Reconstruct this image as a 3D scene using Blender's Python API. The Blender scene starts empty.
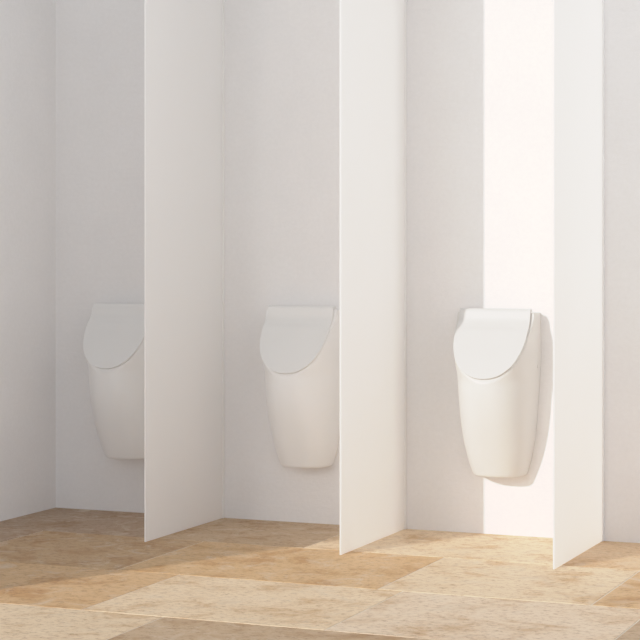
import bpy, bmesh, math, random
from mathutils import Vector

random.seed(4)
scene = bpy.context.scene
COL = scene.collection

# ------------------------------------------------------------------ layout (metres)
PITCH = 0.85            # distance between partitions
X0 = -0.853             # left wall plane
XP = [0.0, 0.85, 1.70]  # right face of every partition
DEPTH = 0.742           # how far a partition stands out from the wall
TOP = 2.75              # height of the walls and partitions
XR = 6.2                # right end of the back wall
LEFT_END = -3.75        # the left wall stops here, daylight enters past it


# ------------------------------------------------------------------ helpers
def new_obj(name, bm, mats, parent=None, smooth=False):
    me = bpy.data.meshes.new(name)
    bmesh.ops.recalc_face_normals(bm, faces=bm.faces[:])
    bm.to_mesh(me)
    bm.free()
    for m in (mats if isinstance(mats, (list, tuple)) else [mats]):
        me.materials.append(m)
    if smooth:
        for p in me.polygons:
            p.use_smooth = True
    o = bpy.data.objects.new(name, me)
    COL.objects.link(o)
    if parent:
        o.parent = parent
    return o


def box(bm, x0, x1, y0, y1, z0, z1):
    v = [bm.verts.new(p) for p in
         [(x0, y0, z0), (x1, y0, z0), (x1, y1, z0), (x0, y1, z0),
          (x0, y0, z1), (x1, y0, z1), (x1, y1, z1), (x0, y1, z1)]]
    for f in [(3, 2, 1, 0), (4, 5, 6, 7), (0, 1, 5, 4), (1, 2, 6, 5), (2, 3, 7, 6), (3, 0, 4, 7)]:
        bm.faces.new([v[i] for i in f])


def bevel(o, w, seg=2, angle=35):
    m = o.modifiers.new('bevel', 'BEVEL')
    m.width = w
    m.segments = seg
    m.limit_method = 'ANGLE'
    m.angle_limit = math.radians(angle)


def interp(tab, z):
    """piecewise smooth interpolation through (z, value) pairs, z ascending"""
    if z <= tab[0][0]:
        return tab[0][1]
    if z >= tab[-1][0]:
        return tab[-1][1]
    for i in range(len(tab) - 1):
        a, b = tab[i], tab[i + 1]
        if a[0] <= z <= b[0]:
            t = (z - a[0]) / (b[0] - a[0])
            pm = tab[i - 1] if i > 0 else a
            pn = tab[i + 2] if i + 2 < len(tab) else b
            h = b[0] - a[0]
            m0 = (b[1] - pm[1]) / max(b[0] - pm[0], 1e-6) * h
            m1 = (pn[1] - a[1]) / max(pn[0] - a[0], 1e-6) * h
            t2, t3 = t * t, t * t * t
            return ((2 * t3 - 3 * t2 + 1) * a[1] + (t3 - 2 * t2 + t) * m0
                    + (-2 * t3 + 3 * t2) * b[1] + (t3 - t2) * m1)


# ------------------------------------------------------------------ materials
def mat(name):
    m = bpy.data.materials.new(name)
    m.use_nodes = True
    nt = m.node_tree
    nt.nodes.clear()
    out = nt.nodes.new('ShaderNodeOutputMaterial')
    return m, nt, out


def N(nt, kind, **kw):
    n = nt.nodes.new(kind)
    for k, v in kw.items():
        if k in n.inputs.keys():
            n.inputs[k].default_value = v
        else:
            setattr(n, k, v)
    return n


def ramp(nt, fac, stops):
    r = nt.nodes.new('ShaderNodeValToRGB')
    e = r.color_ramp.elements
    e[0].position, e[0].color = stops[0][0], (*stops[0][1], 1)
    e[1].position, e[1].color = stops[-1][0], (*stops[-1][1], 1)
    for p, c in stops[1:-1]:
        k = e.new(p)
        k.color = (*c, 1)
    nt.links.new(fac, r.inputs['Fac'])
    return r


def plaster(name, ca, cb):
    m, nt, out = mat(name)
    L = nt.links.new
    b = N(nt, 'ShaderNodeBsdfPrincipled', Roughness=0.85)
    b.inputs['Specular IOR Level'].default_value = 0.15
    tc = N(nt, 'ShaderNodeTexCoord')
    n1 = N(nt, 'ShaderNodeTexNoise', Scale=2.6, Detail=6.0, Roughness=0.62)
    n2 = N(nt, 'ShaderNodeTexNoise', Scale=55.0, Detail=5.0, Roughness=0.7)
    mp = N(nt, 'ShaderNodeMapping')
    mp.inputs['Rotation'].default_value = (0.0, 0.7, 0.0)
    mp.inputs['Scale'].default_value = (5.0, 5.0, 26.0)
    n3 = N(nt, 'ShaderNodeTexNoise', Scale=1.6, Detail=4.0, Roughness=0.6)
    L(tc.outputs['Object'], n1.inputs['Vector'])
    L(tc.outputs['Object'], n2.inputs['Vector'])
    L(tc.outputs['Object'], mp.inputs['Vector'])
    L(mp.outputs['Vector'], n3.inputs['Vector'])
    r = ramp(nt, n1.outputs['Fac'], [(0.3, ca), (0.7, cb)])
    r2 = ramp(nt, n2.outputs['Fac'], [(0.3, (0.955, 0.955, 0.955)), (0.65, (1, 1, 1))])
    mx = N(nt, 'ShaderNodeMix', data_type='RGBA', blend_type='MULTIPLY')
    mx.inputs['Factor'].default_value = 1.0
    L(r.outputs['Color'], mx.inputs[6])
    L(r2.outputs['Color'], mx.inputs[7])
    L(mx.outputs[2], b.inputs['Base Color'])
    add = N(nt, 'ShaderNodeMath', operation='ADD')
    L(n2.outputs['Fac'], add.inputs[0])
    L(n3.outputs['Fac'], add.inputs[1])
    bp = N(nt, 'ShaderNodeBump', Strength=0.22, Distance=0.006)
    L(add.outputs[0], bp.inputs['Height'])
    L(bp.outputs['Normal'], b.inputs['Normal'])
    L(b.outputs['BSDF'], out.inputs['Surface'])
    return m


def frosted(name, col, trans, mixf):
    m, nt, out = mat(name)
    L = nt.links.new
    d = N(nt, 'ShaderNodeBsdfPrincipled', Roughness=0.42)
    d.inputs['Base Color'].default_value = (*col, 1)
    d.inputs['Specular IOR Level'].default_value = 0.25
    tc = N(nt, 'ShaderNodeTexCoord')
    n = N(nt, 'ShaderNodeTexNoise', Scale=3.0, Detail=3.0)
    L(tc.outputs['Object'], n.inputs['Vector'])
    r = ramp(nt, n.outputs['Fac'], [(0.3, tuple(c * 0.985 for c in col)), (0.7, col)])
    L(r.outputs['Color'], d.inputs['Base Color'])
    t = N(nt, 'ShaderNodeBsdfTranslucent')
    t.inputs['Color'].default_value = (*trans, 1)
    mx = N(nt, 'ShaderNodeMixShader')
    mx.inputs['Fac'].default_value = mixf
    L(d.outputs['BSDF'], mx.inputs[1])
    L(t.outputs['BSDF'], mx.inputs[2])
    L(mx.outputs['Shader'], out.inputs['Surface'])
    return m


def glossy(name, col, rough, coat=0.0, spec=0.5):
    m, nt, out = mat(name)
    L = nt.links.new
    b = N(nt, 'ShaderNodeBsdfPrincipled', Roughness=rough)
    b.inputs['Specular IOR Level'].default_value = spec
    b.inputs['Coat Weight'].default_value = coat
    b.inputs['Coat Roughness'].default_value = 0.15
    tc = N(nt, 'ShaderNodeTexCoord')
    n = N(nt, 'ShaderNodeTexNoise', Scale=6.0, Detail=3.0)
    L(tc.outputs['Object'], n.inputs['Vector'])
    r = ramp(nt, n.outputs['Fac'], [(0.25, tuple(c * 0.975 for c in col)), (0.75, col)])
    L(r.outputs['Color'], b.inputs['Base Color'])
    L(b.outputs['BSDF'], out.inputs['Surface'])
    return m


def travertine():
    m, nt, out = mat('travertine_tile')
    L = nt.links.new
    b = N(nt, 'ShaderNodeBsdfPrincipled', Roughness=0.55)
    b.inputs['Specular IOR Level'].default_value = 0.15
    at = N(nt, 'ShaderNodeAttribute', attribute_name='tile_tint')
    tc = N(nt, 'ShaderNodeTexCoord')
    # offset the pattern per tile so veins stop at the joints
    off = N(nt, 'ShaderNodeVectorMath', operation='MULTIPLY_ADD')
    off.inputs[1].default_value = (31.0, 17.0, 9.0)
    L(at.outputs['Color'], off.inputs[0])
    L(tc.outputs['Object'], off.inputs[2])
    mp = N(nt, 'ShaderNodeMapping')
    mp.inputs['Scale'].default_value = (1.5, 1.5, 1.0)
    L(off.outputs[0], mp.inputs['Vector'])
    big = N(nt, 'ShaderNodeTexNoise', Scale=3.4, Detail=9.0, Roughness=0.68, Distortion=0.5)
    fine = N(nt, 'ShaderNodeTexNoise', Scale=38.0, Detail=8.0, Roughness=0.8)
    mp2 = N(nt, 'ShaderNodeMapping')
    mp2.inputs['Scale'].default_value = (1.0, 1.4, 1.0)
    L(off.outputs[0], mp2.inputs['Vector'])
    L(mp.outputs['Vector'], big.inputs['Vector'])
    L(mp2.outputs['Vector'], fine.inputs['Vector'])
    r1 = ramp(nt, big.outputs['Fac'], [(0.36, (0.74, 0.61, 0.46)), (0.50, (0.96, 0.94, 0.91)), (0.66, (1.0, 1.0, 1.0))])
    r2 = ramp(nt, fine.outputs['Fac'], [(0.36, (0.52, 0.41, 0.31)), (0.49, (0.95, 0.93, 0.91)), (0.62, (1, 1, 1))])
    m1 = N(nt, 'ShaderNodeMix', data_type='RGBA', blend_type='MULTIPLY')
    m1.inputs['Factor'].default_value = 1.0
    L(at.outputs['Color'], m1.inputs[6])
    L(r1.outputs['Color'], m1.inputs[7])
    m2 = N(nt, 'ShaderNodeMix', data_type='RGBA', blend_type='MULTIPLY')
    m2.inputs['Factor'].default_value = 0.95
    L(m1.outputs[2], m2.inputs[6])
    L(r2.outputs['Color'], m2.inputs[7])
    # pale clouds
    cl = N(nt, 'ShaderNodeTexNoise', Scale=4.0, Detail=9.0, Roughness=0.72, Distortion=1.6)
    L(mp.outputs['Vector'], cl.inputs['Vector'])
    rc = ramp(nt, cl.outputs['Fac'], [(0.52, (0, 0, 0)), (0.68, (0.55, 0.55, 0.55))])
    m3 = N(nt, 'ShaderNodeMix', data_type='RGBA', blend_type='MIX')
    L(rc.outputs['Color'], m3.inputs['Factor'])
    L(m2.outputs[2], m3.inputs[6])
    m3.inputs[7].default_value = (0.74, 0.62, 0.47, 1)
    L(m3.outputs[2], b.inputs['Base Color'])
    bp = N(nt, 'ShaderNodeBump', Strength=0.25, Distance=0.003)
    L(fine.outputs['Fac'], bp.inputs['Height'])
    L(bp.outputs['Normal'], b.inputs['Normal'])
    L(b.outputs['BSDF'], out.inputs['Surface'])
    return m


M_WALL = plaster('white_plaster', (0.785, 0.775, 0.775), (0.825, 0.812, 0.812))
M_PANEL = frosted('frosted_panel', (0.95, 0.945, 0.94), (0.985, 0.98, 0.97), 0.66)
M_CHAN = frosted('pale_channel', (0.95, 0.945, 0.94), (0.95, 0.94, 0.93), 0.3)
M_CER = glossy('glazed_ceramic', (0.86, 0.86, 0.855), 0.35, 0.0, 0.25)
M_CER_SUNLIT = glossy('sunlit_glazed_ceramic', (0.62, 0.61, 0.588), 0.35, 0.0, 0.25)  # same glaze, colour darkened to offset the sun on this urinal
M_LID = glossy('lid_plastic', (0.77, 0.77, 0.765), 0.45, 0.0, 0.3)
M_LID_SUNLIT = glossy('sunlit_lid_plastic', (0.57, 0.57, 0.565), 0.45, 0.0, 0.3)  # same lid plastic, darkened likewise against the sun
M_GREY = glossy('screw_plastic', (0.55, 0.53, 0.50), 0.45)
M_TILE = travertine()
M_GROUT = plaster('cream_grout', (0.80, 0.72, 0.60), (0.86, 0.78, 0.66))


# ------------------------------------------------------------------ room shell
bm = bmesh.new()
box(bm, X0 - 0.15, XR, 0.0, 0.15, -0.05, TOP)
o = new_obj('wall_back', bm, M_WALL)
o['kind'] = 'structure'

bm = bmesh.new()
box(bm, X0 - 0.15, X0, LEFT_END, 0.0, -0.05, TOP + 1.6)
o = new_obj('wall_left', bm, M_WALL)
o['kind'] = 'structure'

# floor: one slab of grout with large travertine tiles set into it
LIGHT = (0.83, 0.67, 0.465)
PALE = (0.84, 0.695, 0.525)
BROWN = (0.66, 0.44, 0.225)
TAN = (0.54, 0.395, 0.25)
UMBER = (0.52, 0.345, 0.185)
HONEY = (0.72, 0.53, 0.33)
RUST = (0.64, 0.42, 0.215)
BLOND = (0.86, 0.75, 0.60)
DUSK = (0.42, 0.30, 0.205)  # grey-brown stone of the left bay, darkened further to deepen its shade
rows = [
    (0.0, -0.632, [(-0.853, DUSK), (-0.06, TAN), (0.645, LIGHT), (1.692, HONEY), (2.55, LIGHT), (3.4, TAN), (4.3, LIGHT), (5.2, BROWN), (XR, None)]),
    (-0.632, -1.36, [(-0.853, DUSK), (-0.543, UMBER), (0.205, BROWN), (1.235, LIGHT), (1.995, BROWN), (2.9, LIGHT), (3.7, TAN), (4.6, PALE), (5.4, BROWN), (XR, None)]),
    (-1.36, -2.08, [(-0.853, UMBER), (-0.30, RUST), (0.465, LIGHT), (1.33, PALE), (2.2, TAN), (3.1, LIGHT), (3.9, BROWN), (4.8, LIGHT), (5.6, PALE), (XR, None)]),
]
y = -2.08
k = 0
while y > -9.5:
    xs, x = [], -0.853
    pal = [PALE, LIGHT, TAN, LIGHT, BROWN, PALE] if y > -3.0 else [PALE, BLOND, BLOND, PALE, BLOND, BLOND]  # far rows out of view made paler to bounce light into the bays
    x = -0.853
    nxt = [-0.05, 0.22, -0.35, 0.1][k % 4]
    j = k
    while x < XR - 0.2:
        xs.append((x, pal[j % 6]))
        x = nxt
        nxt += [0.82, 0.95, 0.74][j % 3]
        j += 1
    xs.append((XR, None))
    rows.append((y, y - 0.72, xs))
    y -= 0.72
    k += 1

bm = bmesh.new()
tint = bm.loops.layers.float_color.new('tile_tint')
G = 0.0032
box(bm, X0, XR, -9.9, 0.0, -0.05, -0.0012)
for f in bm.faces:
    f.material_index = 1
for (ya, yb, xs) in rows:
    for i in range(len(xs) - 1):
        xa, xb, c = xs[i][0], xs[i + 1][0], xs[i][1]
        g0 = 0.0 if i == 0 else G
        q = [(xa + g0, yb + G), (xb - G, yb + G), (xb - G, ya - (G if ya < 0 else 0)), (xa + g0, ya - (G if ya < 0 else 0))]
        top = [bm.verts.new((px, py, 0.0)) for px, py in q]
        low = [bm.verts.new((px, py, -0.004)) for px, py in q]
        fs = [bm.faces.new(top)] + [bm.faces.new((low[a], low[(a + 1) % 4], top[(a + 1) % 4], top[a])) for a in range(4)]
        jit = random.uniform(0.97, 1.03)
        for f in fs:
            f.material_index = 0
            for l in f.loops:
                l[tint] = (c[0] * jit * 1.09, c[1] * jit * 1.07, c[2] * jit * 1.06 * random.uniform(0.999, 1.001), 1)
o = new_obj('floor', bm, [M_TILE, M_GROUT])
o['kind'] = 'structure'

# ------------------------------------------------------------------ partitions
PT = 0.0065
labels_p = [
    'pale full-height partition panel nearest the left wall, left of the middle urinal',
    'bright frosted partition panel in the middle, between the second and third urinals',
    'rightmost frosted partition panel, standing right of the sunlit urinal',
]


def make_partition():
    root = bpy.data.objects.new('privacy_screen', None)
    COL.objects.link(root)
    root.empty_display_size = 0.1
    bm = bmesh.new()
    box(bm, -PT, 0.0, -DEPTH, -0.003, 0.001, TOP - 0.05)
    p = new_obj('panel', bm, M_PANEL, root)
    bevel(p, 0.0015, 2)
    bm = bmesh.new()
    # slim U-profile fixing the panel to the wall
    box(bm, 0.0002, 0.0032, -0.022, -0.0005, 0.001, TOP - 0.05)
    box(bm, -PT - 0.0032, -PT - 0.0002, -0.022, -0.0005, 0.001, TOP - 0.05)
    c = new_obj('wall_channel', bm, M_CHAN, root)
    c['label'] = 'slim whiter channel fixing the panel to the wall'
    return root


def copy_thing(root):
    r = root.copy()
    COL.objects.link(r)
    for ch in list(root.children):
        c = ch.copy()
        COL.objects.link(c)
        c.parent = r
        for g in list(ch.children):
            d = g.copy()
            COL.objects.link(d)
            d.parent = c
    return r


p0 = make_partition()
for i, x in enumerate(XP):
    r = p0 if i == 0 else copy_thing(p0)
    r.location = (x, 0, 0)
    r['label'] = labels_p[i]
    r['category'] = 'partition'
    r['kind'] = 'thing'
    r['group'] = 'partition panels between the urinals'

# ------------------------------------------------------------------ urinals
# half width of the body at the wall, and full (uncut) depth, against height
HW = [(0.250, 0.106), (0.262, 0.111), (0.327, 0.130), (0.428, 0.147), (0.566, 0.158), (0.68, 0.166), (0.764, 0.169), (0.925, 0.166)]
DP = [(0.250, 0.136), (0.27, 0.144), (0.35, 0.180), (0.43, 0.214), (0.52, 0.246), (0.60, 0.262), (0.655, 0.266), (0.69, 0.285), (0.735, 0.316), (0.80, 0.345), (0.925, 0.36)]
# lid profile: (height, distance from wall) from the rolled top down to the tip
PROF = [(0.9380, 0.070), (0.9405, 0.084), (0.9385, 0.094), (0.931, 0.100), (0.9125, 0.104), (0.890, 0.111),
        (0.868, 0.129), (0.849, 0.149), (0.802, 0.184), (0.744, 0.225), (0.697, 0.253), (0.660, 0.271), (0.630, 0.288)]


def expo(z):
    """squareness of the horizontal section: rounder at the lid, boxier at the foot"""
    return interp([(0.24, 2.6), (0.40, 2.5), (0.56, 2.35), (0.66, 2.25), (0.92, 2.25)], z)


def half_w(z, d):
    """half width of the uncut body at height z and distance d from the wall"""
    D = interp(DP, z)
    e = expo(z)
    q = 1 - min(max(d / D, 0), 1) ** e
    return interp(HW, z) * max(q, 0) ** (1 / e)


def cut_depth(z):
    pts = [(p[0], p[1]) for p in reversed(PROF) if p[1] >= 0.100]
    if z < pts[0][0]:
        return 9.0
    return interp(pts, z)


ZB, ZT = 0.252, 0.924
bm = bmesh.new()
NS = 112
levels = []
nb = 6
for i in range(nb):                                  # rounded bottom edge
    a = math.pi / 2 * i / nb
    levels.append((ZB + 0.012 * (1 - math.sin(math.pi / 2 - a)), 1 - 0.06 * (1 - math.sin(a))))
z = ZB + 0.012
while z < ZT - 0.006:
    levels.append((z, 1.0))
    z += 0.009
for i in range(6):                                    # softened top edge
    a = math.pi / 2 * i / 5
    levels.append((ZT - 0.006 + 0.006 * math.sin(a), 1 - 0.03 * (1 - math.cos(a))))
rings = []
for (z, s) in levels:
    hw, D = interp(HW, z) * s, interp(DP, z) * s
    cd = cut_depth(z) - 0.014
    ring = []
    EXP = expo(z)
    for k in range(NS + 1):
        t = math.pi * k / NS
        c_, s_ = math.cos(t), math.sin(t)
        x = hw * math.copysign(abs(c_) ** (2 / EXP), c_)
        d = D * abs(s_) ** (2 / EXP)
        d = min(d, cd)
        ring.append(bm.verts.new((x, -0.001 - d, z)))
    rings.append(ring)
for a, b in zip(rings, rings[1:]):
    for k in range(NS):
        bm.faces.new((a[k], a[k + 1], b[k + 1], b[k]))
    bm.faces.new((a[NS], a[0], b[0], b[NS]))
bm.faces.new(rings[0])
bm.faces.new(list(reversed(rings[-1])))

urinal = bpy.data.objects.new('urinal', None)
COL.objects.link(urinal)
urinal.empty_display_size = 0.1


def smooth_by_angle(o, ang):
    me = o.data
    bm2 = bmesh.new()
    bm2.from_mesh(me)
    for e in bm2.edges:
        if len(e.link_faces) == 2 and e.calc_face_angle(0) > math.radians(ang):
            e.smooth = False
    for f in bm2.faces:
        f.smooth = True
    bm2.to_mesh(me)
    bm2.free()


body = new_obj('body', bm, M_CER, urinal)
smooth_by_angle(body, 40)

# lid: thin shell lying on the slanted cut, narrow hinge at the top, round tip
bm = bmesh.new()
seg = []
for i in range(len(PROF) - 1):
    n = 5
    for j in range(n):
        seg.append((i, j / n))
seg.append((len(PROF) - 2, 1.0))


def prof(i, t):
    a, b = Vector(PROF[i]), Vector(PROF[i + 1])
    pm = Vector(PROF[i - 1]) if i > 0 else a
    pn = Vector(PROF[i + 2]) if i + 2 < len(PROF) else b
    m0, m1 = (b - pm) / 2, (pn - a) / 2
    t2, t3 = t * t, t * t * t
    return (2 * t3 - 3 * t2 + 1) * a + (t3 - 2 * t2 + t) * m0 + (-2 * t3 + 3 * t2) * b + (t3 - t2) * m1


pts = [prof(i, t) for i, t in seg]
# find the tip: last point still inside the uncut body, then resample with finer steps near it
dense = []
for a, b in zip(pts, pts[1:]):
    for j in range(80):
        dense.append(a.lerp(b, j / 80))
dense.append(pts[-1])
inside = [p for p in dense if p[0] > 0.70 or p[1] < interp(DP, p[0])]
cum = [0.0]
for a, b in zip(inside, inside[1:]):
    cum.append(cum[-1] + (b - a).length)
LEN = cum[-1]


def at_len(s):
    for i in range(len(cum) - 1):
        if cum[i + 1] >= s:
            t = (s - cum[i]) / max(cum[i + 1] - cum[i], 1e-9)
            return inside[i].lerp(inside[i + 1], t)
    return inside[-1].copy()


NR, NC = 90, 28
grid = []
for r in range(NR + 1):
    s = LEN * math.sin(math.pi / 2 * r / NR)
    z, d = at_len(s)
    w = half_w(z, d) + 0.002
    hinge = 0.1525 + max(0.0, (0.90 - z)) * 0.10
    # soft minimum between the straight hinge width and the body outline
    w = 0.5 * (w + hinge - math.sqrt((w - hinge) ** 2 + 0.0001 * (w > 0.05)))
    if r == NR:
        w = 0.004
    row = []
    for c in range(NC + 1):
        u = -1 + 2 * c / NC
        row.append(bm.verts.new((w * math.sin(u * math.pi / 2), -d - 0.001, z)))
    grid.append(row)
for a, b in zip(grid, grid[1:]):
    for c in range(NC):
        bm.faces.new((a[c], a[c + 1], b[c + 1], b[c]))
lid = new_obj('lid', bm, M_LID, urinal, smooth=True)
# make the normals point out of the body
me = lid.data
if me.polygons[len(me.polygons) // 2].normal.y > 0:
    me.flip_normals()
m = lid.modifiers.new('thickness', 'SOLIDIFY')
m.thickness = 0.011
m.offset = -1
m.use_even_offset = False
bevel(lid, 0.0022, 3, 50)
lid['label'] = 'smooth grey-white lid with a rounded lower edge'

# small screw cap low on each flank
for sgn in (1, -1):
    bm = bmesh.new()
    zc, yc = 0.705, 0.045
    xw = half_w(zc, yc)
    t = bmesh.ops.create_cone(bm, cap_ends=True, segments=28, radius1=0.0095, radius2=0.008, depth=0.0032)
    for v in bm.verts:
        co = v.co.copy()
        v.co = Vector((sgn * (xw + co.z + 0.0008), -yc + co.x, zc + co.y))
    sc = new_obj('screw_cap', bm, M_CER, urinal)
    smooth_by_angle(sc, 40)

labels_u = [
    'white ceramic urinal in the shaded left bay, half hidden by the first partition',
    'white lidded urinal in the middle bay, its right edge hidden behind the middle partition',
    'white lidded urinal on the sunlit strip of wall, rightmost and fully visible',
]
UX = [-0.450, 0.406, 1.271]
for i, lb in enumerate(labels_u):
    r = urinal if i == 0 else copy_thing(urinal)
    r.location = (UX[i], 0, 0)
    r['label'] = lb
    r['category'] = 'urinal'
    for part in r.children:                 # the sunlit one takes the darker copies that offset the sun
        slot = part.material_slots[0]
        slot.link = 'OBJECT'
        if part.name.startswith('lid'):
            slot.material = M_LID_SUNLIT if i == 2 else M_LID
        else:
            slot.material = M_CER_SUNLIT if i == 2 else M_CER
    r['group'] = 'wall-hung urinals'

# ------------------------------------------------------------------ light
SUN_DIR = Vector((0.464, 1.0, -0.38)).normalized()   # travel direction of the light
sd = bpy.data.lights.new('sun', 'SUN')
sd.energy = 2.6
sd.angle = math.radians(0.9)
sd.color = (1.0, 0.92, 0.84)
so = bpy.data.objects.new('sun', sd)
so.rotation_euler = SUN_DIR.to_track_quat('-Z', 'Y').to_euler()
so.location = (-2, -6, 3)
COL.objects.link(so)

# second sun, broad and hazy, added as fill for the middle bay
gd = bpy.data.lights.new('sun_fill', 'SUN')
gd.energy = 0.42
gd.angle = math.radians(17)
gd.color = (1.0, 0.95, 0.90)
go = bpy.data.objects.new('sun_fill', gd)
go.rotation_euler = Vector((0.28, 1.0, -0.32)).to_track_quat('-Z', 'Y').to_euler()
go.location = (-2.4, -6, 3)
COL.objects.link(go)

w = bpy.data.worlds.new('daylight')
scene.world = w
w.use_nodes = True
nt = w.node_tree
bg = nt.nodes['Background']
# soft overcast daylight, a gradient raised on the open right as fill, dimmed overhead
SKY_A, SKY_B, SKY_C = 1.28, 0.98, 0.95
tc = nt.nodes.new('ShaderNodeTexCoord')
dt = N(nt, 'ShaderNodeVectorMath', operation='DOT_PRODUCT')
dt.inputs[1].default_value = Vector((0.97, -0.24, 0.04)).normalized()
nt.links.new(tc.outputs['Generated'], dt.inputs[0])
mr = N(nt, 'ShaderNodeMapRange')
mr.inputs['From Min'].default_value = 0.0
mr.inputs['From Max'].default_value = 1.0
mr.inputs['To Min'].default_value = SKY_A
mr.inputs['To Max'].default_value = SKY_A + SKY_B
nt.links.new(dt.outputs['Value'], mr.inputs['Value'])
sp = N(nt, 'ShaderNodeSeparateXYZ')
nt.links.new(tc.outputs['Generated'], sp.inputs['Vector'])
mz = N(nt, 'ShaderNodeMapRange')
mz.inputs['From Max'].default_value = 0.6
mz.inputs['To Min'].default_value = 1.0
mz.inputs['To Max'].default_value = 1.0 - SKY_C
nt.links.new(sp.outputs['Z'], mz.inputs['Value'])
mu = N(nt, 'ShaderNodeMath', operation='MULTIPLY')
nt.links.new(mr.outputs['Result'], mu.inputs[0])
nt.links.new(mz.outputs['Result'], mu.inputs[1])
nt.links.new(mu.outputs[0], bg.inputs['Strength'])
bg.inputs['Color'].default_value = (0.935, 0.965, 1.0, 1)

# ------------------------------------------------------------------ camera
cam = bpy.data.cameras.new('camera')
co = bpy.data.objects.new('camera', cam)
COL.objects.link(co)
co.location = (3.569, -7.532, 1.2)
co.rotation_euler = (math.radians(90), 0, 0.392)
cam.sensor_fit = 'HORIZONTAL'
cam.sensor_width = 36.0
cam.lens = 1891 / 640 * 36.0
cam.shift_x = 0.0
cam.shift_y = (245.2 - 320) / 640
cam.clip_end = 100
scene.camera = co

scene.view_settings.view_transform = 'Standard'
scene.view_settings.look = 'None'
scene.view_settings.exposure = 0.06
scene.view_settings.gamma = 1.3
# film-like shoulder so that the sunlit wall rolls off gently instead of clipping
vs = scene.view_settings
vs.use_curve_mapping = True
cm = vs.curve_mapping
cm.white_level = (3.0, 3.0, 3.0)
cm.use_clip = True
c3 = cm.curves[3]
SHOULDER = [(0.0, 0.0), (0.3, 0.30), (0.5, 0.50), (0.65, 0.64), (0.85, 0.765), (0.98, 0.815), (1.1, 0.87), (1.25, 0.955), (1.45, 1.0), (3.0, 1.0)]
while len(c3.points) > 2:
    c3.points.remove(c3.points[1])
c3.points[0].location = (0, 0)
c3.points[-1].location = (1.0, SHOULDER[-1][1])
for x_, y_ in SHOULDER[1:-1]:
    c3.points.new(x_ / 3.0, y_)
cm.update()

# pale surfaces hand light on many times
scene.cycles.max_bounces = 24
scene.cycles.diffuse_bounces = 16
scene.cycles.glossy_bounces = 6
scene.cycles.transmission_bounces = 16
